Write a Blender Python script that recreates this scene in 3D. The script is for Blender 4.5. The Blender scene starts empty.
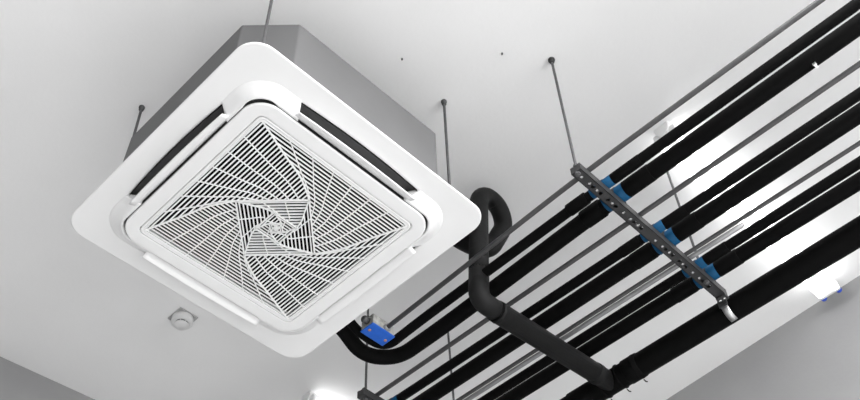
import bpy, bmesh, math, random
from mathutils import Vector, Matrix
random.seed(4)
S = bpy.context.scene
COL = S.collection
PI = math.pi

# ------------------------------------------------------------------ camera
cd = bpy.data.cameras.new('camera')
cam = bpy.data.objects.new('camera', cd)
COL.objects.link(cam)
R = Matrix(((0.7059731506, -0.5339716907, -0.4652699690),
            (-0.7077372127, -0.5566017859, -0.4350890595),
            (-0.0266448550, 0.6364500652, -0.7708575525)))
cam.matrix_world = Matrix.Translation((-1.13263, -1.71691, 1.50296)) @ R.to_4x4()
cd.sensor_fit = 'HORIZONTAL'
cd.sensor_width = 36.0
cd.lens = 986.41 / 860 * 36
cd.clip_start = 0.05
S.camera = cam

# ------------------------------------------------------------------ world, lights, exposure
w = bpy.data.worlds.new('world')
S.world = w
w.use_nodes = True
w.node_tree.nodes['Background'].inputs[0].default_value = (0.9, 0.95, 1, 1)
w.node_tree.nodes['Background'].inputs[1].default_value = 0.3
S.view_settings.view_transform = 'Standard'
S.view_settings.look = 'None'
S.view_settings.gamma = 1
S.view_settings.use_curve_mapping = False
S.view_settings.exposure = 0.28

CEIL = 4.51
ROOM = math.radians(-3.7)          # the room is turned a little against the unit and the pipes
RZ = Matrix.Rotation(ROOM, 4, 'Z')


def area(name, loc, rot, sx, sy, power, color=(1, 1, 1)):
    l = bpy.data.lights.new(name, 'AREA')
    l.shape = 'RECTANGLE'
    l.size, l.size_y = sx, sy
    l.energy = power
    l.color = color
    o = bpy.data.objects.new(name, l)
    COL.objects.link(o)
    o.matrix_world = RZ @ Matrix.Translation(loc) @ rot
    return o


RX = lambda d: Matrix.Rotation(math.radians(d), 4, 'X')
RY = lambda d: Matrix.Rotation(math.radians(d), 4, 'Y')
# unseen fill lights added for brightness
area('near_wall_fill', (0.8, -5.9, 2.6), RX(90 - 32), 4.6, 2.2, 400)
area('right_wall_fill', (2.3, -3.8, 1.6), RY(62), 1.8, 3.0, 60)  # added fill from the right, the wall is solid here
for ly in (-2.6, -4.6):
    area('overhead_fill', (1.2, ly, CEIL - 0.08), RX(0), 1.8, 0.25, 75)
area('overhead_fill', (-0.6, -2.3, CEIL - 0.08), RX(0), 1.2, 0.25, 110)  # extra overhead fill, added for bounce off the floor
TUBE = 4.5

# ------------------------------------------------------------------ materials


def mat(name, color, rough=0.5, metal=0.0, noise=0.0, nscale=30, bump=0.0, bscale=200, spec=0.5,
        emit=None):
    m = bpy.data.materials.new(name)
    m.use_nodes = True
    nt = m.node_tree
    b = nt.nodes['Principled BSDF']
    b.inputs['Base Color'].default_value = (*color, 1)
    b.inputs['Roughness'].default_value = rough
    b.inputs['Metallic'].default_value = metal
    b.inputs['Specular IOR Level'].default_value = spec
    tc = nt.nodes.new('ShaderNodeTexCoord')
    if noise:
        n = nt.nodes.new('ShaderNodeTexNoise')
        n.inputs['Scale'].default_value = nscale
        n.inputs['Detail'].default_value = 5
        nt.links.new(tc.outputs['Object'], n.inputs['Vector'])
        r = nt.nodes.new('ShaderNodeMapRange')
        r.inputs['From Min'].default_value = 0.3
        r.inputs['From Max'].default_value = 0.7
        r.inputs['To Min'].default_value = 1 - noise
        r.inputs['To Max'].default_value = 1 + noise * 0.6
        nt.links.new(n.outputs['Fac'], r.inputs['Value'])
        x = nt.nodes.new('ShaderNodeMix')
        x.data_type = 'RGBA'
        x.blend_type = 'MULTIPLY'
        x.inputs['Factor'].default_value = 1
        x.inputs['A'].default_value = (*color, 1)
        nt.links.new(r.outputs['Result'], x.inputs['B'])
        nt.links.new(x.outputs['Result'], b.inputs['Base Color'])
    if bump:
        n2 = nt.nodes.new('ShaderNodeTexNoise')
        n2.inputs['Scale'].default_value = bscale
        n2.inputs['Detail'].default_value = 4
        nt.links.new(tc.outputs['Object'], n2.inputs['Vector'])
        bp = nt.nodes.new('ShaderNodeBump')
        bp.inputs['Strength'].default_value = bump
        bp.inputs['Distance'].default_value = 0.004
        nt.links.new(n2.outputs['Fac'], bp.inputs['Height'])
        nt.links.new(bp.outputs['Normal'], b.inputs['Normal'])
    if emit:
        b.inputs['Emission Color'].default_value = (1, 1, 1, 1)
        b.inputs['Emission Strength'].default_value = emit
    return m


M = dict(
    ceiling=mat('white_ceiling_paint', (0.86, 0.86, 0.862), 0.8, noise=0.025, nscale=2.2, bump=0.12, bscale=60),
    wall=mat('grey_wall_paint', (0.36, 0.36, 0.363), 0.85, noise=0.05, nscale=3.0, bump=0.12, bscale=60),
    backwall=mat('white_wall_paint', (0.7, 0.7, 0.7), 0.85, noise=0.03, nscale=3.0),
    floor=mat('pale_floor_screed', (0.66, 0.66, 0.655), 0.6, noise=0.08, nscale=4.0),
    white=mat('white_plastic', (0.84, 0.84, 0.842), 0.45, noise=0.012, nscale=8),
    grille=mat('white_grille_plastic', (0.88, 0.88, 0.88), 0.5),
    dark=mat('black_filter_mesh', (0.006, 0.006, 0.006), 0.9, spec=0.05),
    outlet=mat('dark_outlet_foam', (0.016, 0.016, 0.0165), 0.8),
    galv=mat('galvanised_casing', (0.122, 0.122, 0.124), 0.6, metal=0.1, noise=0.05, nscale=5),
    seam=mat('dark_seam', (0.03, 0.03, 0.03), 0.8),
    rod=mat('dull_steel_rod', (0.11, 0.11, 0.113), 0.5, metal=0.4, noise=0.25, nscale=60),
    anchor=mat('dark_steel_anchor', (0.05, 0.05, 0.05), 0.6, metal=0.4),
    strut=mat('grey_steel_channel', (0.032, 0.032, 0.033), 0.55, metal=0.15, noise=0.2, nscale=25),
    bolt=mat('bright_zinc', (0.7, 0.7, 0.7), 0.25, metal=1.0),
    conduit=mat('grey_steel_conduit', (0.075, 0.075, 0.077), 0.5, metal=0.3, noise=0.15, nscale=20),
    conduit2=mat('pale_steel_conduit', (0.30, 0.30, 0.303), 0.4, metal=0.4, noise=0.1, nscale=20),
    foam=mat('black_pipe_foam', (0.0012, 0.0012, 0.00125), 0.75, noise=0.3, nscale=30, bump=0.15, bscale=90, spec=0.10),
    tape=mat('charcoal_wrap_foam', (0.009, 0.009, 0.0092), 0.6, noise=0.25, nscale=14, bump=0.25, bscale=60, spec=0.15),
    blue=mat('blue_support_foam', (0.002, 0.062, 0.15), 0.6, noise=0.15, nscale=60, spec=0.25),
    lid=mat('bright_blue_lid', (0.004, 0.10, 0.52), 0.4, noise=0.1, nscale=40),
    box=mat('grey_cast_box', (0.42, 0.42, 0.40), 0.55, metal=0.3, noise=0.35, nscale=60),
    copper=mat('copper_screw', (0.6, 0.3, 0.18), 0.35, metal=0.9),
    strap=mat('zinc_strap', (0.5, 0.5, 0.5), 0.3, metal=0.9, noise=0.3, nscale=50),
    lampwhite=mat('white_lamp_enamel', (0.8, 0.8, 0.8), 0.4),
    tube=mat('lit_fluorescent_tube', (1, 1, 1), 0.3, emit=TUBE),
    cap=mat('blue_tube_cap', (0.01, 0.06, 0.5), 0.4),
    detector=mat('detector_plastic', (0.74, 0.74, 0.74), 0.5),
    plate=mat('grey_detector_plate', (0.42, 0.42, 0.42), 0.5, noise=0.1, nscale=40),
)

# ------------------------------------------------------------------ mesh helpers


class MB:
    def __init__(self):
        self.v, self.f, self.s = [], [], []

    def add(self, vs, fs, smooth=False):
        n = len(self.v)
        self.v += [tuple(p) for p in vs]
        self.f += [tuple(i + n for i in f) for f in fs]
        self.s += [smooth] * len(fs)

    def box(self, x0, x1, y0, y1, z0, z1, mtx=None):
        vs = [Vector((x, y, z)) for z in (z0, z1) for y in (y0, y1) for x in (x0, x1)]
        if mtx:
            vs = [mtx @ p for p in vs]
        self.add(vs, [(0, 2, 3, 1), (4, 5, 7, 6), (0, 1, 5, 4), (2, 6, 7, 3), (0, 4, 6, 2), (1, 3, 7, 5)])

    def loops(self, loops, closed=True, caps=(False, False), smooth=True):
        n = len(loops[0])
        vs = [p for l in loops for p in l]
        fs = []
        for i in range(len(loops) - 1):
            for j in range(n if closed else n - 1):
                k = (j + 1) % n
                fs.append((i * n + j, i * n + k, (i + 1) * n + k, (i + 1) * n + j))
        self.add(vs, fs, smooth)
        for c, i in ((caps[0], 0), (caps[1], len(loops) - 1)):
            if c:
                self.add(loops[i], [tuple(range(n))], False)

    def tube(self, pts, r, seg=16, caps=True, fillet=None, smooth=True):
        pts = [Vector(p) for p in pts]
        if fillet:
            pts = round_path(pts, fillet)
        rs = r if isinstance(r, (list, tuple)) else [r] * len(pts)
        t = (pts[1] - pts[0]).normalized()
        a = Vector((0, 0, 1)) if abs(t.z) < 0.9 else Vector((1, 0, 0))
        n = t.cross(a).normalized()
        L = []
        for i, p in enumerate(pts):
            if i == 0:
                tt = (pts[1] - pts[0]).normalized()
            elif i == len(pts) - 1:
                tt = (pts[-1] - pts[-2]).normalized()
            else:
                tt = ((pts[i + 1] - p).normalized() + (p - pts[i - 1]).normalized()).normalized()
            n = (n - tt * n.dot(tt)).normalized()
            b = tt.cross(n)
            L.append([p + (n * math.cos(2 * PI * k / seg) + b * math.sin(2 * PI * k / seg)) * rs[i]
                      for k in range(seg)])
        self.loops(L, True, (caps, caps), smooth)

    def lathe(self, prof, c=(0, 0, 0), seg=32, caps=(True, True), axis='Z', smooth=True):
        c = Vector(c)
        L = []
        for r, z in prof:
            l = []
            for k in range(seg):
                a = 2 * PI * k / seg
                if axis == 'Z':
                    l.append(c + Vector((r * math.cos(a), r * math.sin(a), z)))
                elif axis == 'Y':
                    l.append(c + Vector((r * math.cos(a), z, r * math.sin(a))))
                else:
                    l.append(c + Vector((z, r * math.cos(a), r * math.sin(a))))
            L.append(l)
        self.loops(L, True, caps, smooth)

    def prism(self, poly, z0, z1):
        n = len(poly)
        vs = [(x, y, z0) for x, y in poly] + [(x, y, z1) for x, y in poly]
        fs = [tuple(range(n))[::-1], tuple(range(n, 2 * n))]
        fs += [(i, (i + 1) % n, n + (i + 1) % n, n + i) for i in range(n)]
        self.add(vs, fs)

    def build(self, name, material, parent=None, origin=(0, 0, 0), bevel=0, weld=True):
        o0 = Vector(origin)
        me = bpy.data.meshes.new(name)
        me.from_pydata([tuple(Vector(p) - o0) for p in self.v], [], self.f)
        me.polygons.foreach_set('use_smooth', self.s)
        bm = bmesh.new()
        bm.from_mesh(me)
        if weld:
            bmesh.ops.remove_doubles(bm, verts=bm.verts, dist=1e-6)
        bmesh.ops.recalc_face_normals(bm, faces=bm.faces)
        bm.to_mesh(me)
        bm.free()
        me.materials.append(material)
        o = bpy.data.objects.new(name, me)
        COL.objects.link(o)
        o.location = o0
        if parent:
            o.parent = parent
            o.location = o0 - parent.location
        if bevel:
            b = o.modifiers.new('bevel', 'BEVEL')
            b.width = bevel
            b.segments = 2
            b.limit_method = 'ANGLE'
        return o


def round_path(pts, rad, n=8):
    out = [pts[0]]
    rads = rad if isinstance(rad, (list, tuple)) else [rad] * len(pts)
    for i in range(1, len(pts) - 1):
        p, a, b = pts[i], pts[i - 1], pts[i + 1]
        u, v = (a - p), (b - p)
        d = min(rads[i], u.length * 0.49, v.length * 0.49)
        s, e = p + u.normalized() * d, p + v.normalized() * d
        for k in range(n + 1):
            t = k / n
            out.append(s * (1 - t) ** 2 + p * 2 * t * (1 - t) + e * t * t)
    out.append(pts[-1])
    return out


def tag(o, label, cat, group=None):
    o['label'] = label
    o['category'] = cat
    if group:
        o['group'] = group
    return o


def thing(name, label, cat, loc, group=None):
    o = bpy.data.objects.new(name, None)
    o.empty_display_size = 0.05
    COL.objects.link(o)
    o.location = loc
    return tag(o, label, cat, group)


def dup(root, loc, label, group=None):
    """a copy of a thing with copies of its parts and sub-parts"""
    r = root.copy()
    COL.objects.link(r)
    r.location = loc
    r['label'] = label
    if group:
        r['group'] = group
    for ch in list(root.children):
        c = ch.copy()
        COL.objects.link(c)
        c.parent = r
        for g in list(ch.children):
            d = g.copy()
            COL.objects.link(d)
            d.parent = c
    return r


# ------------------------------------------------------------------ room shell
X0, X1, Y0, Y1 = -5.0, 2.37, -6.0, 1.945


def struct(name, mb, m):
    o = mb.build(name, m)
    o.rotation_euler = (0, 0, ROOM)
    o['kind'] = 'structure'
    return o


def slab(x0, x1, y0, y1, z0, z1):
    b = MB()
    b.box(x0, x1, y0, y1, z0, z1)
    return b


T = 0.15
struct('ceiling', slab(X0 - T, X1 + T, Y0 - T, Y1 + T, CEIL, CEIL + 0.15), M['ceiling'])
struct('floor', slab(X0 - T, X1 + T, Y0 - T, Y1 + T, -0.15, 0), M['floor'])
struct('wall_right', slab(X1, X1 + T, Y0, Y1, 0, CEIL), M['wall'])
struct('wall_left', slab(X0, X1 + T, Y1, Y1 + T, 0, CEIL), M['wall'])
struct('wall_near', slab(X0, X1 + T, Y0 - T, Y0, 0, CEIL), M['backwall'])
struct('wall_back', slab(X0 - T, X0, Y0, Y1, 0, CEIL), M['wall'])

# ------------------------------------------------------------------ ceiling cassette air conditioner
Z = 3.85                                   # underside of its flange
N = 288
TH = [2 * PI * (k + 0.5) / N for k in range(N)]


def sdf(x, y, h, r):
    qx, qy = abs(x) - (h - r), abs(y) - (h - r)
    return math.hypot(max(qx, 0), max(qy, 0)) + min(max(qx, qy), 0) - r


def rad(th, h, r, bow=0.0):
    c, s = math.cos(th), math.sin(th)
    lo, hi = 0.0, h * 1.5
    for _ in range(40):
        m = (lo + hi) / 2
        if sdf(m * c, m * s, h, r) > 0:
            hi = m
        else:
            lo = m
    if bow:
        lat = min(abs(c), abs(s)) * lo
        lo += bow * max(0.0, 1 - (lat / 0.245) ** 2)
    return lo


def rloop(h, r, z, bow=0.0, ths=TH, extra=None):
    out = []
    for t in ths:
        q = rad(t, h, r, bow) + (extra(t) if extra else 0)
        out.append((q * math.cos(t), q * math.sin(t), Z + z))
    return out


AC = thing('air_conditioner', 'large white square ceiling cassette air conditioner with spiral slatted grille',
           'air conditioner', (0, 0, Z))
# galvanised casing, corners cut
h, c = 0.42, 0.125
octo = [(-h, -h + c), (-h + c, -h), (h - c, -h), (h, -h + c), (h, h - c), (h - c, h), (-h + c, h), (-h, h - c)]
b = MB()
b.prism(octo, Z + 0.03, Z + 0.337)
b.build('casing', M['galv'], AC, (0, 0, Z), bevel=0.004)
# flange
b = MB()
b.loops([rloop(0.42, 0.06, 0.032), rloop(0.440, 0.062, 0.026), rloop(0.464, 0.070, 0.010), rloop(0.4725, 0.073, 0.0065),
         rloop(0.4738, 0.074, 0.0045), rloop(0.4738, 0.074, 0.0025), rloop(0.4725, 0.073, 0.0006), rloop(0.4700, 0.072, 0.0),
         rloop(0.4690, 0.071, 0.0), rloop(0.430, 0.08, 0.0), rloop(0.3985, 0.105, 0.0, 0.010), rloop(0.3970, 0.105, 0.0, 0.010),
         rloop(0.3925, 0.105, 0.0012, 0.010), rloop(0.390, 0.105, 0.005, 0.010), rloop(0.389, 0.105, 0.007, 0.010),
         rloop(0.388, 0.105, 0.05, 0.010)])
b.build('face_panel', M['white'], AC, (0, 0, Z))
# dark air way behind the slots
b = MB()
b.loops([rloop(0.3875, 0.10, 0.000, 0.010), rloop(0.3865, 0.10, 0.052, 0.010), rloop(0.351, 0.075, 0.052),
         rloop(0.3508, 0.075, -0.0285)])
b.build('air_outlet', M['outlet'], AC, (0, 0, Z))


# raised corner pieces between the slots
def corner_arc(q, half=math.radians(14.2), n=40):
    m = PI / 4 + q * PI / 2
    return [m - half + 2 * half * k / n for k in range(n + 1)]


for q in range(4):
    ths = corner_arc(q)
    m0 = PI / 4 + q * PI / 2
    gw = 0.0085 if q == 2 else 0.004
    gap = lambda t: gw * max(0.0, 1 - (abs(t - m0) / 0.11) ** 4)
    L = [rloop(0.3985, 0.107, 0.001, 0, ths), rloop(0.3975, 0.107, -0.0012, 0, ths), rloop(0.392, 0.104, -0.0026, 0, ths),
         rloop(0.384, 0.098, -0.0075, 0, ths), rloop(0.375, 0.091, -0.0150, 0, ths), rloop(0.366, 0.084, -0.0220, 0, ths),
         rloop(0.359, 0.079, -0.0262, 0, ths, gap), rloop(0.3525, 0.075, -0.0280, 0, ths, gap),
         rloop(0.351, 0.075, 0.01, 0, ths, gap), rloop(0.396, 0.105, 0.01, 0, ths)]
    L.append(L[0])
    b = MB()
    b.loops(L, closed=False)
    n = len(ths)
    for e in (0, n - 1):
        b.add([l[e] for l in L[:-1]], [tuple(range(len(L) - 1))])
    b.build('corner_cover', M['white'], AC, (0, 0, Z))
# middle frame that stands proud of the flange
b = MB()
b.loops([rloop(0.350, 0.075, 0.03), rloop(0.350, 0.075, -0.029), rloop(0.350, 0.075, -0.0305), rloop(0.3492, 0.074, -0.0328),
         rloop(0.3475, 0.073, -0.0339), rloop(0.3455, 0.072, -0.034), rloop(0.3445, 0.071, -0.034), rloop(0.3075, 0.023, -0.034),
         rloop(0.306, 0.022, -0.034), rloop(0.3038, 0.021, -0.0328), rloop(0.3034, 0.021, -0.0315), rloop(0.3030, 0.021, -0.02)])
b.build('middle_frame', M['white'], AC, (0, 0, Z))
b = MB()
b.loops([rloop(0.3040, 0.021, -0.0225), rloop(0.2995, 0.020, -0.0225)])
b.build('frame_seam', M['seam'], AC, (0, 0, Z))

# grille: frame, spiral ribs, slats
GR = MB()
GR.loops([rloop(0.3010, 0.020, 0.012), rloop(0.3010, 0.020, -0.0325), rloop(0.2995, 0.019, -0.034),
          rloop(0.2955, 0.015, -0.034), rloop(0.2945, 0.014, -0.0325), rloop(0.2912, 0.011, -0.0325),
          rloop(0.2904, 0.010, -0.034), rloop(0.2870, 0.008, -0.034), rloop(0.2862, 0.008, -0.0325),
          rloop(0.2862, 0.008, -0.024)])
GR.build('grille_frame', M['white'], AC, (0, 0, Z))
b = MB()
b.loops([rloop(0.2995, 0.02, 0.012), rloop(0.05, 0.02, 0.012)], caps=(False, True))
b.build('filter', M['dark'], AC, (0, 0, Z))

ANG = [0, 5, 11, 19, 24, 34, 45]
G = [0, 0.193, 0.379, 0.544, 0.63, 0.83, 1.0]
RAD = [0.4214, 0.157, 0.064, 0.026, 0.010]


def curve(r0, r1, start, n=24):
    """spiral from radius r0 at `start` degrees to r1 45 degrees on"""
    out = []
    for i in range(n + 1):
        a = 45 * i / n
        for k in range(len(ANG) - 1):
            if ANG[k] <= a <= ANG[k + 1] + 1e-9:
                g = G[k] + (G[k + 1] - G[k]) * (a - ANG[k]) / (ANG[k + 1] - ANG[k])
                break
        r = r0 * (r1 / r0) ** g
        t = math.radians(start + a)
        out.append((r * math.cos(t), r * math.sin(t)))
    for _ in range(3):
        out = [out[0]] + [tuple((out[i - 1][k] + 2 * out[i][k] + out[i + 1][k]) / 4 for k in (0, 1))
                          for i in range(1, len(out) - 1)] + [out[-1]]
    return out


ribs, slats = MB(), MB()


def ribbon(mb, pts, wd, z0, z1):
    n = len(pts)
    L, Rr = [], []
    for i, p in enumerate(pts):
        a, c2 = pts[max(i - 1, 0)], pts[min(i + 1, n - 1)]
        dx, dy = c2[0] - a[0], c2[1] - a[1]
        d = math.hypot(dx, dy) or 1
        nx, ny = -dy / d * wd / 2, dx / d * wd / 2
        L.append((p[0] + nx, p[1] + ny))
        Rr.append((p[0] - nx, p[1] - ny))
    loops = [[(l[0], l[1], Z + z0), (r[0], r[1], Z + z0), (r[0], r[1], Z + z1), (l[0], l[1], Z + z1)]
             for l, r in zip(L, Rr)]
    mb.loops(loops, True, (True, True), smooth=False)


def rot2(p, deg):
    a = math.radians(deg)
    return (p[0] * math.cos(a) - p[1] * math.sin(a), p[0] * math.sin(a) + p[1] * math.cos(a))


for k in range(4):
    r0, r1 = RAD[k], RAD[k + 1]
    if k == 0:
        r0 = 0.2868 * math.sqrt(2)
    tc = curve(r0, r1, -135)                 # from the T corner to N
    lc = [rot2(p, -90) for p in tc]          # from the L corner to W
    poly = tc + lc[::-1]
    side = r0 / math.sqrt(2)
    pitch = (0.01255, 0.0118, 0.0105, 0.0080)[k]
    wd = (0.0044, 0.0039, 0.0036, 0.0030)[k]
    srows = []
    x = -side + pitch * (0.55 if k == 0 else 0.75)
    while x < 0.02:
        ys = []
        for i in range(len(poly)):
            a, c2 = poly[i], poly[(i + 1) % len(poly)]
            if (a[0] - x) * (c2[0] - x) < 0:
                t = (x - a[0]) / (c2[0] - a[0])
                ys.append(a[1] + t * (c2[1] - a[1]))
        ys.sort()
        for i in range(0, len(ys) - 1, 2):
            if ys[i + 1] - ys[i] > 0.004:
                srows.append((x, ys[i], ys[i + 1]))
        x += pitch
    nr = (6, 2, 1, 0)[k]
    for j in range(4):
        ang = -45 * k + 90 * j
        for x, ya, yb in srows:
            ribbon(slats, [rot2((x, ya), ang), rot2((x, yb), ang)], wd, -0.0325, -0.0302 if k != 1 else -0.0282)
        main = [rot2(p, ang) for p in tc]
        nxt = rot2((0, -r1), ang + 90)
        ribbon(ribs, main + [nxt], (0.0048, 0.0042, 0.0036, 0.0028)[k], -0.0345, -0.0300)
        for i in range(nr):
            s = (i + 1) / (nr + 1)
            if k == 0:
                s = (0.14, 0.27, 0.40, 0.53, 0.67, 0.82)[i]
            rp = [rot2((a[0] + (c2[0] - a[0]) * s, a[1] + (c2[1] - a[1]) * s), ang) for a, c2 in zip(tc, lc)]
            if k:
                rp = rp[:int(len(rp) * 0.8)]
            ribbon(ribs, rp, 0.0030 if k == 0 else 0.0026, -0.0335, -0.0305)
g = slats.build('grille_slats', M['grille'], AC, (0, 0, Z), weld=False)
g = ribs.build('grille_ribs', M['grille'], AC, (0, 0, Z), weld=False)
b = MB()
b.lathe([(0.005, -0.0345), (0.006, -0.033), (0.006, -0.022)], (0, 0, Z), 8)
b.build('grille_boss', M['grille'], AC, (0, 0, Z))
# louvres
for q in range(4):
    b = MB()
    L = []
    n = 30
    for i in range(n + 1):
        t = -0.229 + 0.458 * i / n
        bw = 0.012 * (1 - (t / 0.245) ** 2)
        e = 1.0 if 0 < i < n else 0.9
        bw *= 0.45
        prof = [(0.3540, -0.014), (0.3550, -0.0205), (0.3625, -0.0260), (0.3710 + bw * 0.5, -0.0315), (0.3800 + bw, -0.0368),
                (0.3828 + bw, -0.0362), (0.3832 + bw, -0.0338), (0.3740 + bw * 0.5, -0.0283), (0.3660, -0.0228),
                (0.3590, -0.0178), (0.3575, -0.014)]
        L.append([rot2((u, t), 90 * q) + (Z + z,) for u, z in prof])
    b.loops(L, True, (True, True))
    b.build('louver', M['white'], AC, (0, 0, Z))
# latch tabs on the grille frame
for sx in (-1, 1):
    b = MB()
    b.box(sx * 0.16 - 0.03, sx * 0.16 + 0.03, 0.3035, 0.312, Z - 0.0346, Z - 0.030)
    b.build('grille_latch', M['white'], AC, (0, 0, Z), bevel=0.001)
# hanging brackets and nuts on three visible corners
RODS = [(-0.395, -0.398, 'near_corner'), (0.388, -0.385, ''), (-0.362, 0.390, ''), (0.39, 0.39, '')]
for x, y, _ in RODS:
    sx, sy = (1 if x > 0 else -1), (1 if y > 0 else -1)
    mt = Matrix.Translation((x, y, Z + 0.085)) @ Matrix.Rotation(math.atan2(sy, sx), 4, 'Z')
    b = MB()
    b.box(-0.045, 0.022, -0.022, 0.022, 0, 0.004, mt)
    b.box(-0.045, -0.041, -0.022, 0.022, 0, 0.06, mt)
    b.build('mounting_bracket', M['galv'], AC, (0, 0, Z))


def anchored_rod(label, x, y, z0, r=0.0052, group=None, nut_z=None, washer=0.0125, am='anchor'):
    t = thing('threaded_rod', label, 'rod', (x, y, z0), group)
    b = MB()
    # fine thread rings
    n = int((CEIL - z0) / 0.006)
    prof = []
    for i in range(n):
        z = (CEIL - z0) * i / n
        prof += [(r, z), (r * 0.9, z + (CEIL - z0) / n * 0.5)]
    prof.append((r, CEIL - z0))
    b.lathe(prof, (x, y, z0), 10)
    b.build('rod', M['rod'], t, (x, y, z0))
    b = MB()
    b.lathe([(0.0065, -0.022), (0.009, -0.018), (0.009, -0.007), (washer, -0.006), (washer, -0.0003)], (x, y, CEIL), 12)
    b.build('ceiling_anchor', M[am], t, (x, y, CEIL))
    if nut_z is not None:
        for zz in nut_z:
            b = MB()
            b.lathe([(0.0095, zz), (0.0095, zz + 0.008)], (x, y, 0), 6, smooth=False)
            b.build('nut', M['rod'], t, (x, y, zz))
    return t


zb = Z + 0.085
for (x, y, _), lab in zip(RODS[:3], (
        'steel hanging rod in front of the air conditioner casing, at its topmost corner',
        'steel hanging rod to the right of the air conditioner, beside the black bent pipe',
        'short visible steel rod behind the left end of the air conditioner')):
    t = anchored_rod(lab, x, y, zb - 0.03, nut_z=(zb - 0.010, zb + 0.006), am='conduit', washer=0.011)
    if y > 0:
        t.rotation_euler = (-0.010, -0.036, 0)       # hangs a little out of plumb

# ------------------------------------------------------------------ trapeze channels
ST0, ST1 = 3.855, 3.885                    # bottom and top of the slotted channel
SW = 0.036


def channel(label, x0, x1, y):
    t = MB()
    y0, y1 = y - SW / 2, y + SW / 2
    # slotted underside: square cells with round holes
    cell = 0.0185
    n = int((x1 - x0) / cell)
    cell = (x1 - x0) / n
    pat = [0, 1, 0, 1, 1, 1, 1, 0, 1, 1, 1, 0, 1, 0, 1, 1, 1, 1, 0, 0]
    for i in range(n):
        a, e = x0 + i * cell, x0 + (i + 1) * cell
        if not pat[i % len(pat)]:
            t.add([(a, y0, ST0), (e, y0, ST0), (e, y1, ST0), (a, y1, ST0)], [(0, 1, 2, 3)])
            continue
        cx, cy, k = (a + e) / 2, y + 0.002, 16
        outer, inner, up = [], [], []
        for q in range(k):
            an = 2 * PI * (q + 0.5) / k
            cc, ss = math.cos(an), math.sin(an)
            f = min(cell / 2 / abs(cc), SW / 2 / abs(ss))
            ox, oy = cx + cc * f, y + ss * f
            outer.append((ox, oy, ST0))
            inner.append((cx + cc * 0.0072, cy + ss * 0.0072, ST0))
            up.append((cx + cc * 0.0072, cy + ss * 0.0072, ST0 + 0.0025))
        for cxn in ((a, y0), (e, y0), (e, y1), (a, y1)):
            pass
        t.loops([outer, inner, up], True, smooth=False)
        # square corners outside the ray-cast ring
        for sx in (a, e):
            for sy in (y0, y1):
                near = sorted(outer, key=lambda p: (p[0] - sx) ** 2 + (p[1] - sy) ** 2)[:2]
                t.add([(sx, sy, ST0), near[0], near[1]], [(0, 1, 2)])
    w_ = 0.0025
    t.box(x0, x1, y0, y0 + w_, ST0, ST1)
    t.box(x0, x1, y1 - w_, y1, ST0, ST1)
    t.box(x0, x1, y0, y0 + 0.010, ST1 - w_, ST1)
    t.box(x0, x1, y1 - 0.010, y1, ST1 - w_, ST1)
    o = thing('strut_channel', label, 'channel', ((x0 + x1) / 2, y, ST0))
    t.build('channel', M['strut'], o, ((x0 + x1) / 2, y, ST0))
    b = MB()
    b.box(x0, x0 + 0.0025, y0 + 0.002, y1 - 0.002, ST0 + 0.0005, ST1 - 0.003)
    b.build('end_plate', M['strut'], o, (x0, y, ST0))
    return o


YS, YT = -0.775, 0.45
ch1 = channel('perforated steel channel slung under the pipes, in the middle of the photo', 0.528, 1.318, YS)
ch2 = channel('perforated steel channel at the bottom edge, below the blue lidded box', 0.765, 1.318, YT)


def bolts(o, xs, y):
    for x in xs:
        b = MB()
        b.lathe([(0.0036, ST0 - 0.001), (0.0050, ST0 + 0.0005), (0.0050, ST0 + 0.006)], (x, y + 0.002, 0), 6, smooth=False)
        b.build('bolt', M['bolt'], o, (x, y, ST0))


_n = int((1.318 - 0.528) / 0.0185)
_c = (1.318 - 0.528) / _n
bolts(ch1, [0.528 + (i + 0.5) * _c + 0.0012 for i in range(_n) if i % 20 in (1, 3, 5, 9, 12, 14, 16)], YS)

for lab, x, y in (('steel hanging rod with dark ceiling anchor, holding the left end of the middle channel', 0.536, YS),
                  ('thin steel rod seen between the black pipes just right of the middle channel', 1.206, YS - 0.006),
                  ('thin steel rod hanging below the big black pipe bend, at the bottom edge', 0.790, YT),
                  ('thin steel rod crossing behind the black pipes at the bottom, below the bent charcoal pipe', 1.286, YT)):
    t = anchored_rod(lab, x, y, ST0 - 0.012, r=0.0050, nut_z=(ST0 - 0.0085, ST1))
    top = {1.206: (1.186, -0.786), 1.286: (1.221, 0.412)}.get(x)
    if top:                                # these two hang a little out of plumb
        hh = CEIL - ST0 + 0.012
        t.rotation_euler = (-math.atan((top[1] - y) / hh), math.atan((top[0] - x) / hh), 0)

# ------------------------------------------------------------------ pipes and conduits
PB = ST1 + 0.003                           # underside of everything carried on the channels


def pipe(name, label, cat, m, pts, r, group=None, fillet=0.1, seg=20):
    b = MB()
    b.tube(pts, r, seg, fillet=fillet)
    o = b.build(name, M[m], None, Vector(pts[0]))
    return tag(o, label, cat, group)


def ring(parent, name, m, x, y, z, r0, r1, length):
    b = MB()
    b.lathe([(r0, -length / 2), (r1, -length / 2 + 0.002), (r1, length / 2 - 0.002), (r0, length / 2)], (x, y, z), 24,
            axis='Y')
    return b.build(name, M[m], parent, (x, y, z))


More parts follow.
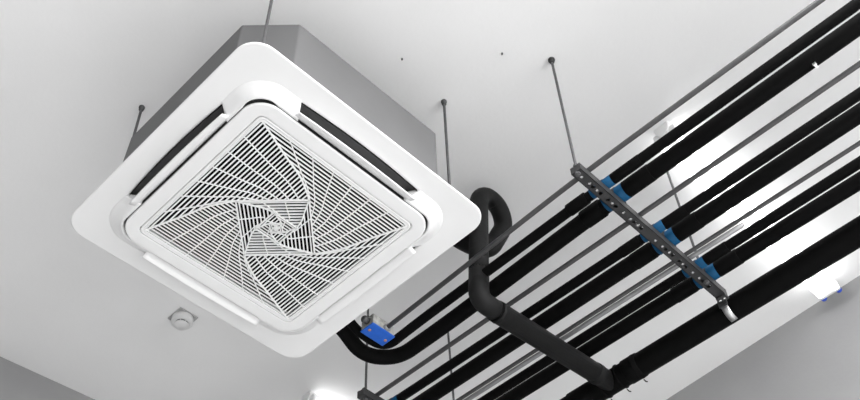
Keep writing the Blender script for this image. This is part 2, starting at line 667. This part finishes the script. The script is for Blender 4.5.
YR = -3.6                                  # far run of the pipes, beyond the right edge of the photo
YL = 1.80                                  # run towards the left wall
cz = PB + 0.009
pipe('conduit', 'straight grey steel conduit running to the blue lidded box, outermost of the pipe run', 'conduit', 'conduit',
     [(0.585, YR, cz), (0.580, YS, cz), (0.618, 0.165, cz + 0.003)], 0.0085, fillet=0.2)
pipe('conduit', 'grey steel conduit between the second and third black pipes', 'conduit', 'conduit',
     [(0.845, YR, cz), (0.843, YS, cz), (0.838, YL, cz)], 0.0085)
pipe('conduit', 'dark thin conduit, left of the paired conduits near the lower black pipes', 'conduit', 'conduit',
     [(1.118, YR, cz - 0.001), (1.092, YS, cz - 0.001), (1.073, YL, cz - 0.001)], 0.0072)
pipe('conduit', 'pale bright conduit, right of the paired conduits near the lower black pipes', 'conduit', 'conduit2',
     [(1.122, -1.00, cz + 0.002), (1.118, YS, cz + 0.002), (1.101, YL, cz + 0.002)], 0.0085)

rA, rB, rC, rD, rE, rF = 0.0172, 0.0280, 0.0175, 0.0280, 0.0180, 0.0265
zA, zB, zC, zD, zE, zF = (PB + r for r in (rA, rB, rC, rD, rE, rF))
pA = pipe('insulated_pipe', 'narrow black insulated pipe nearest the air conditioner, bending up behind the blue box', 'pipe', 'foam',
          [(0.670, YR, zA), (0.670, YS, zA), (0.682, 0.05, zA), (0.694, 0.245, zA + 0.004), (0.58, 0.262, zA + 0.022), (0.50, 0.25, zA + 0.05), (0.419, 0.25, zA + 0.06)], rA,
          fillet=0.12)
pB = pipe('insulated_pipe', 'thick black insulated pipe making the big bend below the blue box', 'pipe', 'foam',
          [(0.735, YR, zB), (0.744, YS, zB), (0.770, 0.0, zB), (0.770, 0.255, zB), (0.668, 0.335, zB), (0.525, 0.308, zB + 0.05), (0.419, 0.315, zB + 0.06)], rB, fillet=0.13)
pC = pipe('insulated_pipe', 'narrow black insulated pipe of the middle pair, right of the second conduit', 'pipe', 'foam',
          [(0.957, YR, zC), (0.939, YS, zC), (0.906, YL, zC)], rC)
pD = pipe('insulated_pipe', 'thick black insulated pipe of the middle pair, left of the paired conduits', 'pipe', 'foam',
          [(1.024, YR, zD), (1.014, YS, zD), (1.002, YL, zD)], rD)
pE = pipe('insulated_pipe', 'narrow black insulated pipe just right of the paired conduits', 'pipe', 'foam',
          [(1.185, YR, zE), (1.173, YS, zE), (1.160, YL, zE)], rE)
pF = pipe('insulated_pipe', 'thick black insulated pipe at the right end of the middle channel', 'pipe', 'foam',
          [(1.270, YR, zF), (1.246, YS, zF), (1.226, YL, zF)], rF)
# sleeves where the insulation is doubled beside the blue supports
for p, x, z, r, y, ln, ex in ((pA, 0.670, zA, rA, -0.675, 0.075, 0.0042), (pB, 0.746, zB, rB, -0.680, 0.075, 0.0040),
                              (pA, 0.670, zA, rA, -0.870, 0.11, 0.0014), (pB, 0.743, zB, rB, -0.865, 0.10, 0.0016),
                              (pC, 0.941, zC, rC, -0.860, 0.09, 0.0016), (pD, 1.014, zD, rD, -0.860, 0.09, 0.0016),
                              (pC, 0.938, zC, rC, -0.680, 0.08, 0.0016), (pD, 1.0138, zD, rD, -0.680, 0.08, 0.0016),
                              (pE, 1.173, zE, rE, -0.860, 0.09, 0.0016), (pF, 1.247, zF, rF, -0.860, 0.09, 0.0016),
                              (pF, 1.245, zF, rF, -0.680, 0.08, 0.0016)):
    ring(p, 'foam_sleeve', 'foam', x, y, z, r + ex * 0.7, r + ex, ln)
# blue supports around the pipes where they cross the channels
for x, z, r, y, lab in (
        (0.670, zA, rA, YS, 'small blue pipe support on the middle channel, first from its left end'),
        (0.744, zB, rB, YS, 'large blue pipe support on the middle channel, second from its left end'),
        (0.939, zC, rC, YS, 'small blue pipe support halfway along the middle channel'),
        (1.014, zD, rD, YS, 'large blue pipe support halfway along the middle channel'),
        (1.173, zE, rE, YS, 'small blue pipe support, second from the right end of the middle channel'),
        (1.246, zF, rF, YS, 'large blue pipe support, nearest the right end of the middle channel'),
        (0.924, zC, rC, YT, 'small blue pipe support on the channel at the bottom edge')):
    b = MB()
    R1, R0 = r + 0.0012, r + 0.0003
    L = []
    for i in range(33):
        a = 2 * PI * i / 32
        L.append([(x + rr * math.cos(a), y + yy, z + rr * math.sin(a))
                  for rr, yy in ((R0, -0.043), (R1, -0.042), (R1, 0.042), (R0, 0.043))])
    b.loops(L, True)
    o = thing('pipe_support', lab, 'pipe clamp', (x, y, z), 'blue pipe supports on the steel channels')
    b.build('insert', M['blue'], o, (x, y, z))
    b = MB()                               # metal strap over the top, bolted to the channel
    pts = [(x - r - 0.006, y, ST1 + 0.001)] + [(x + (r + 0.003) * math.cos(a), y, z + (r + 0.003) * math.sin(a))
                                               for a in [PI - PI * k / 16 for k in range(17)]] + [(x + r + 0.006, y, ST1 + 0.001)]
    L = []
    for i, p in enumerate(pts):
        L.append([(p[0], y - 0.012, p[2]), (p[0], y + 0.012, p[2])])
    b.loops(L, closed=False)
    b.build('strap', M['strut'], o, (x, y, z))

# drain main and its hanger
GX, GZ, GRr = 1.378, 3.850, 0.0440
pG = pipe('drain_pipe', 'thickest black insulated drain pipe, along the lower right of the pipe run', 'pipe', 'foam',
          [(GX - 0.006, YR, GZ), (GX, -0.8, GZ), (GX + 0.004, YL, GZ)], GRr, seg=28)
for y, ln in ((-0.11, 0.10), (-0.345, 0.065)):
    ring(pG, 'foam_sleeve', 'foam', GX, y, GZ, GRr, GRr + 0.003, ln)
for y in (-0.210, -0.285, -0.360):
    b = MB()
    b.lathe([(GRr, -0.003), (GRr + 0.0042, -0.002), (GRr + 0.0042, 0.002), (GRr, 0.003)], (GX, y, GZ), 28, axis='Y')
    b.tube([(GX + 0.024, y, GZ - GRr - 0.002), (GX + 0.032, y - 0.002, GZ - GRr - 0.008), (GX + 0.040, y - 0.004, GZ - GRr - 0.006)], 0.0022, 8)
    b.build('cable_tie', M['foam'], pG, (GX, y, GZ))
hx = thing('pipe_hanger', 'curved zinc strap holding the thick drain pipe at the right end of the channel', 'pipe hanger', (1.318, YS, ST0))
b = MB()
L = []
for k in range(21):
    a = math.radians(178 + 92 * k / 20)
    rr = GRr + 0.0035
    L.append([(GX + q * math.cos(a), YS + 0.012 + yy, GZ + q * math.sin(a)) for q, yy in
              ((rr, -0.0125), (rr, 0.0125), (rr + 0.0022, 0.0125), (rr + 0.0022, -0.0125))])
b.loops(L, True, (True, True))
b.build('strap', M['strap'], hx, (GX, YS, GZ))
b = MB()
b.box(1.296, 1.322, YS - 0.019, YS + 0.019, ST0 - 0.010, ST0 - 0.0005)
b.box(1.3165, 1.3225, YS - 0.008, YS + 0.026, ST0 - 0.030, ST0 + 0.004)
b.build('clip', M['strut'], hx, (1.318, YS, ST0), bevel=0.002)
for dy in (-0.008, 0.008):
    b = MB()
    b.lathe([(0.004, ST0 - 0.017), (0.0058, ST0 - 0.0155), (0.0058, ST0 - 0.010)], (1.306, YS + dy, 0), 6, smooth=False)
    b.build('bolt', M['bolt'], hx, (1.306, YS + dy, ST0 - 0.012))

# branch drain from the unit: out, up, over, down and across to the main
rH = 0.0345
HY = -0.235
pH = thing('condensate_pipe', 'charcoal wrapped pipe looping down beside the air conditioner and crossing under the other pipes',
           'pipe', (0.70, HY, 3.81))
b = MB()
b.tube([(0.4195, -0.150, 4.180), (0.72, -0.150, 4.180), (0.825, -0.175, 4.195), (0.887, -0.215, 4.355), (0.850, -0.228, 4.425),
        (0.775, -0.235, 4.425), (0.722, HY, 4.37), (0.696, HY, 4.10), (0.680, HY, 3.93)], 0.0355, 20, fillet=0.07)
b.build('upper_loop', M['tape'], pH, (0.70, HY, 3.81))
b = MB()
b.tube([(0.6805, HY, 3.935), (0.667, HY, 3.792), (0.765, HY - 0.001, 3.7985)], 0.0355, 20, fillet=0.09)
b.build('elbow', M['tape'], pH, (0.70, HY, 3.81))
b = MB()
b.tube([(0.755, HY, 3.7978), (0.77, HY, 3.799), (0.772, HY, 3.7991), (1.366, HY - 0.006, 3.844)],
       [0.0385, 0.0392, 0.0375, 0.0372], 20)
b.build('crossing_run', M['tape'], pH, (0.70, HY, 3.81))
b = MB()
b.tube([(0.746, HY, 3.7972), (0.753, HY, 3.7977)], 0.0378, 20)
b.build('joint_band', M['foam'], pH, (0.70, HY, 3.81))

b = MB()
b.tube([(1.272, HY - 0.005, 3.8369), (1.274, HY - 0.005, 3.8370), (1.300, HY - 0.005, 3.8390), (1.302, HY - 0.005, 3.8392)],
       [0.0375, 0.0395, 0.0395, 0.0375], 20)
b.build('tee_collar', M['tape'], pH, (0.70, HY, 3.81))

# ------------------------------------------------------------------ junction box with a blue lid
bx0, bx1, by0, by1, bz = 0.552, 0.660, 0.155, 0.221, 3.882
JB = thing('junction_box', 'small grey conduit box with a bright blue lid, below the air conditioner', 'junction box',
           (0.60, 0.19, bz))
b = MB()
b.box(bx0 + 0.003, bx1 - 0.003, by0 + 0.002, by1 - 0.002, bz + 0.006, bz + 0.052)
b.build('body', M['box'], JB, (0.60, 0.19, bz), bevel=0.004)
b = MB()
b.box(bx0, bx1, by0, by1, bz, bz + 0.0065)
lid = b.build('lid', M['lid'], JB, (0.60, 0.19, bz), bevel=0.003)
lid['label'] = 'bright blue lid'
for x, y in ((0.568, 0.189), (0.645, 0.190)):
    b = MB()
    b.lathe([(0.0045, -0.003), (0.0056, -0.0015), (0.0056, 0.001)], (x, y, bz), 12)
    sc = b.build('screw', M['copper'], lid, (x, y, bz))
    sc.location = Vector((x, y, bz)) - Vector((0.60, 0.19, bz))
b = MB()
b.lathe([(0.0125, 0), (0.0145, 0.004), (0.0145, 0.016), (0.011, 0.020)], (0.6185, 0.1455, cz + 0.003), 16, axis='Y')
b.build('conduit_fitting', M['conduit2'], JB, (0.6185, 0.15, cz))
b = MB()
b.lathe([(0.010, -0.022), (0.0135, -0.018), (0.0135, 0.004)], (bx0 + 0.001, 0.185, bz + 0.030), 16, axis='X')
b.build('side_fitting', M['conduit'], JB, (bx0, 0.185, bz + 0.03))

# ------------------------------------------------------------------ twin tube batten lamps


def batten(label, x0, x1, y):
    t = thing('fluorescent_lamp', label, 'lamp', ((x0 + x1) / 2, y, CEIL), 'twin tube batten lamps on the ceiling')
    zc = CEIL
    b = MB()
    pr = [(-0.030, 0.0), (-0.030, -0.022), (-0.018, -0.048), (0.018, -0.048), (0.030, -0.022), (0.030, 0.0)]
    b.loops([[(x, y + p, zc - 0.0004 + q) for p, q in pr] for x in (x0, x1)], True, (True, True), smooth=False)
    b.build('housing', M['lampwhite'], t, ((x0 + x1) / 2, y, zc), bevel=0.002)
    for x in (x0 + 0.018, x1 - 0.012):
        b = MB()
        b.box(x - 0.010, x + 0.010, y - 0.048, y + 0.048, zc - 0.066, zc - 0.020)
        b.build('lamp_holder', M['lampwhite'], t, (x, y, zc), bevel=0.006)
    for s in (-1, 1):
        b = MB()
        b.tube([(x0 + 0.030, y + s * 0.036, zc - 0.058), (x1 - 0.024, y + s * 0.036, zc - 0.058)], 0.013, 16)
        tb = b.build('tube', M['tube'], t, ((x0 + x1) / 2, y + s * 0.036, zc - 0.058))
        b = MB()
        b.tube([(x1 - 0.003, y + s * 0.036, zc - 0.058), (x1 + 0.006, y + s * 0.036, zc - 0.058)], 0.0125, 16)
        b.build('end_cap', M['cap'], t, (x1, y + s * 0.036, zc - 0.058))
    return t


batten('lit twin tube lamp behind the black pipes, its bright end by the right wall', 1.050, 2.255, -0.872)
batten('lit twin tube lamp mostly below the bottom edge, left of the bottom channel', 1.095, 2.290, 1.215)

# ------------------------------------------------------------------ smoke detector
dx, dy = 0.376, 1.190
SD = thing('smoke_detector', 'small round smoke detector on a grey square plate, on the ceiling below the air conditioner', 'smoke detector', (dx, dy, CEIL))
b = MB()
b.box(dx - 0.047, dx + 0.047, dy - 0.047, dy + 0.047, CEIL - 0.008, CEIL - 0.0003)
b.build('mounting_plate', M['plate'], SD, (dx, dy, CEIL), bevel=0.002)
b = MB()
b.lathe([(0.046, -0.0075), (0.047, -0.014), (0.047, -0.030), (0.042, -0.036), (0.030, -0.037)], (dx, dy, CEIL), 40)
b.build('body', M['detector'], SD, (dx, dy, CEIL))
b = MB()
b.lathe([(0.0285, -0.036), (0.0285, -0.0435)], (dx, dy, CEIL), 40, caps=(False, False))
b.build('sensor_gap', M['seam'], SD, (dx, dy, CEIL))
b = MB()
b.lathe([(0.031, -0.0430), (0.0315, -0.046), (0.029, -0.050), (0.0, -0.051)], (dx, dy, CEIL), 40)
for k in range(8):
    a = k * PI / 4
    mt = Matrix.Translation((dx, dy, CEIL)) @ Matrix.Rotation(a, 4, 'Z')
    b.box(0.0275, 0.031, -0.002, 0.002, -0.0435, -0.036, mt)
b.build('sensor_cap', M['detector'], SD, (dx, dy, CEIL))

# ------------------------------------------------------------------ two small screws left in the ceiling
for lab, x, y in (('tiny dark screw in the ceiling to the right of the casing, nearer the casing', 0.151, -0.410),
                  ('tiny bright screw in the bare ceiling, left of the rod with the dark anchor', 0.389, -0.671)):
    b = MB()
    b.lathe([(0.0015, -0.012), (0.0035, -0.010), (0.0035, -0.004), (0.002, -0.0003)], (x, y, CEIL), 8)
    tag(b.build('ceiling_screw', M['rod' if 'dark' in lab else 'bolt'], None, (x, y, CEIL)), lab, 'screw')
# white tie end under the thick pipe, far right
b = MB()
b.box(0.737, 0.757, -1.4885, -1.4815, zB - rB - 0.009, zB - rB + 0.001)
b.box(0.737, 0.744, -1.4900, -1.4800, zB - rB - 0.004, zB - rB + 0.004)
b.build('cable_tie', M['white'], pB, (0.7388, -1.52, zB))
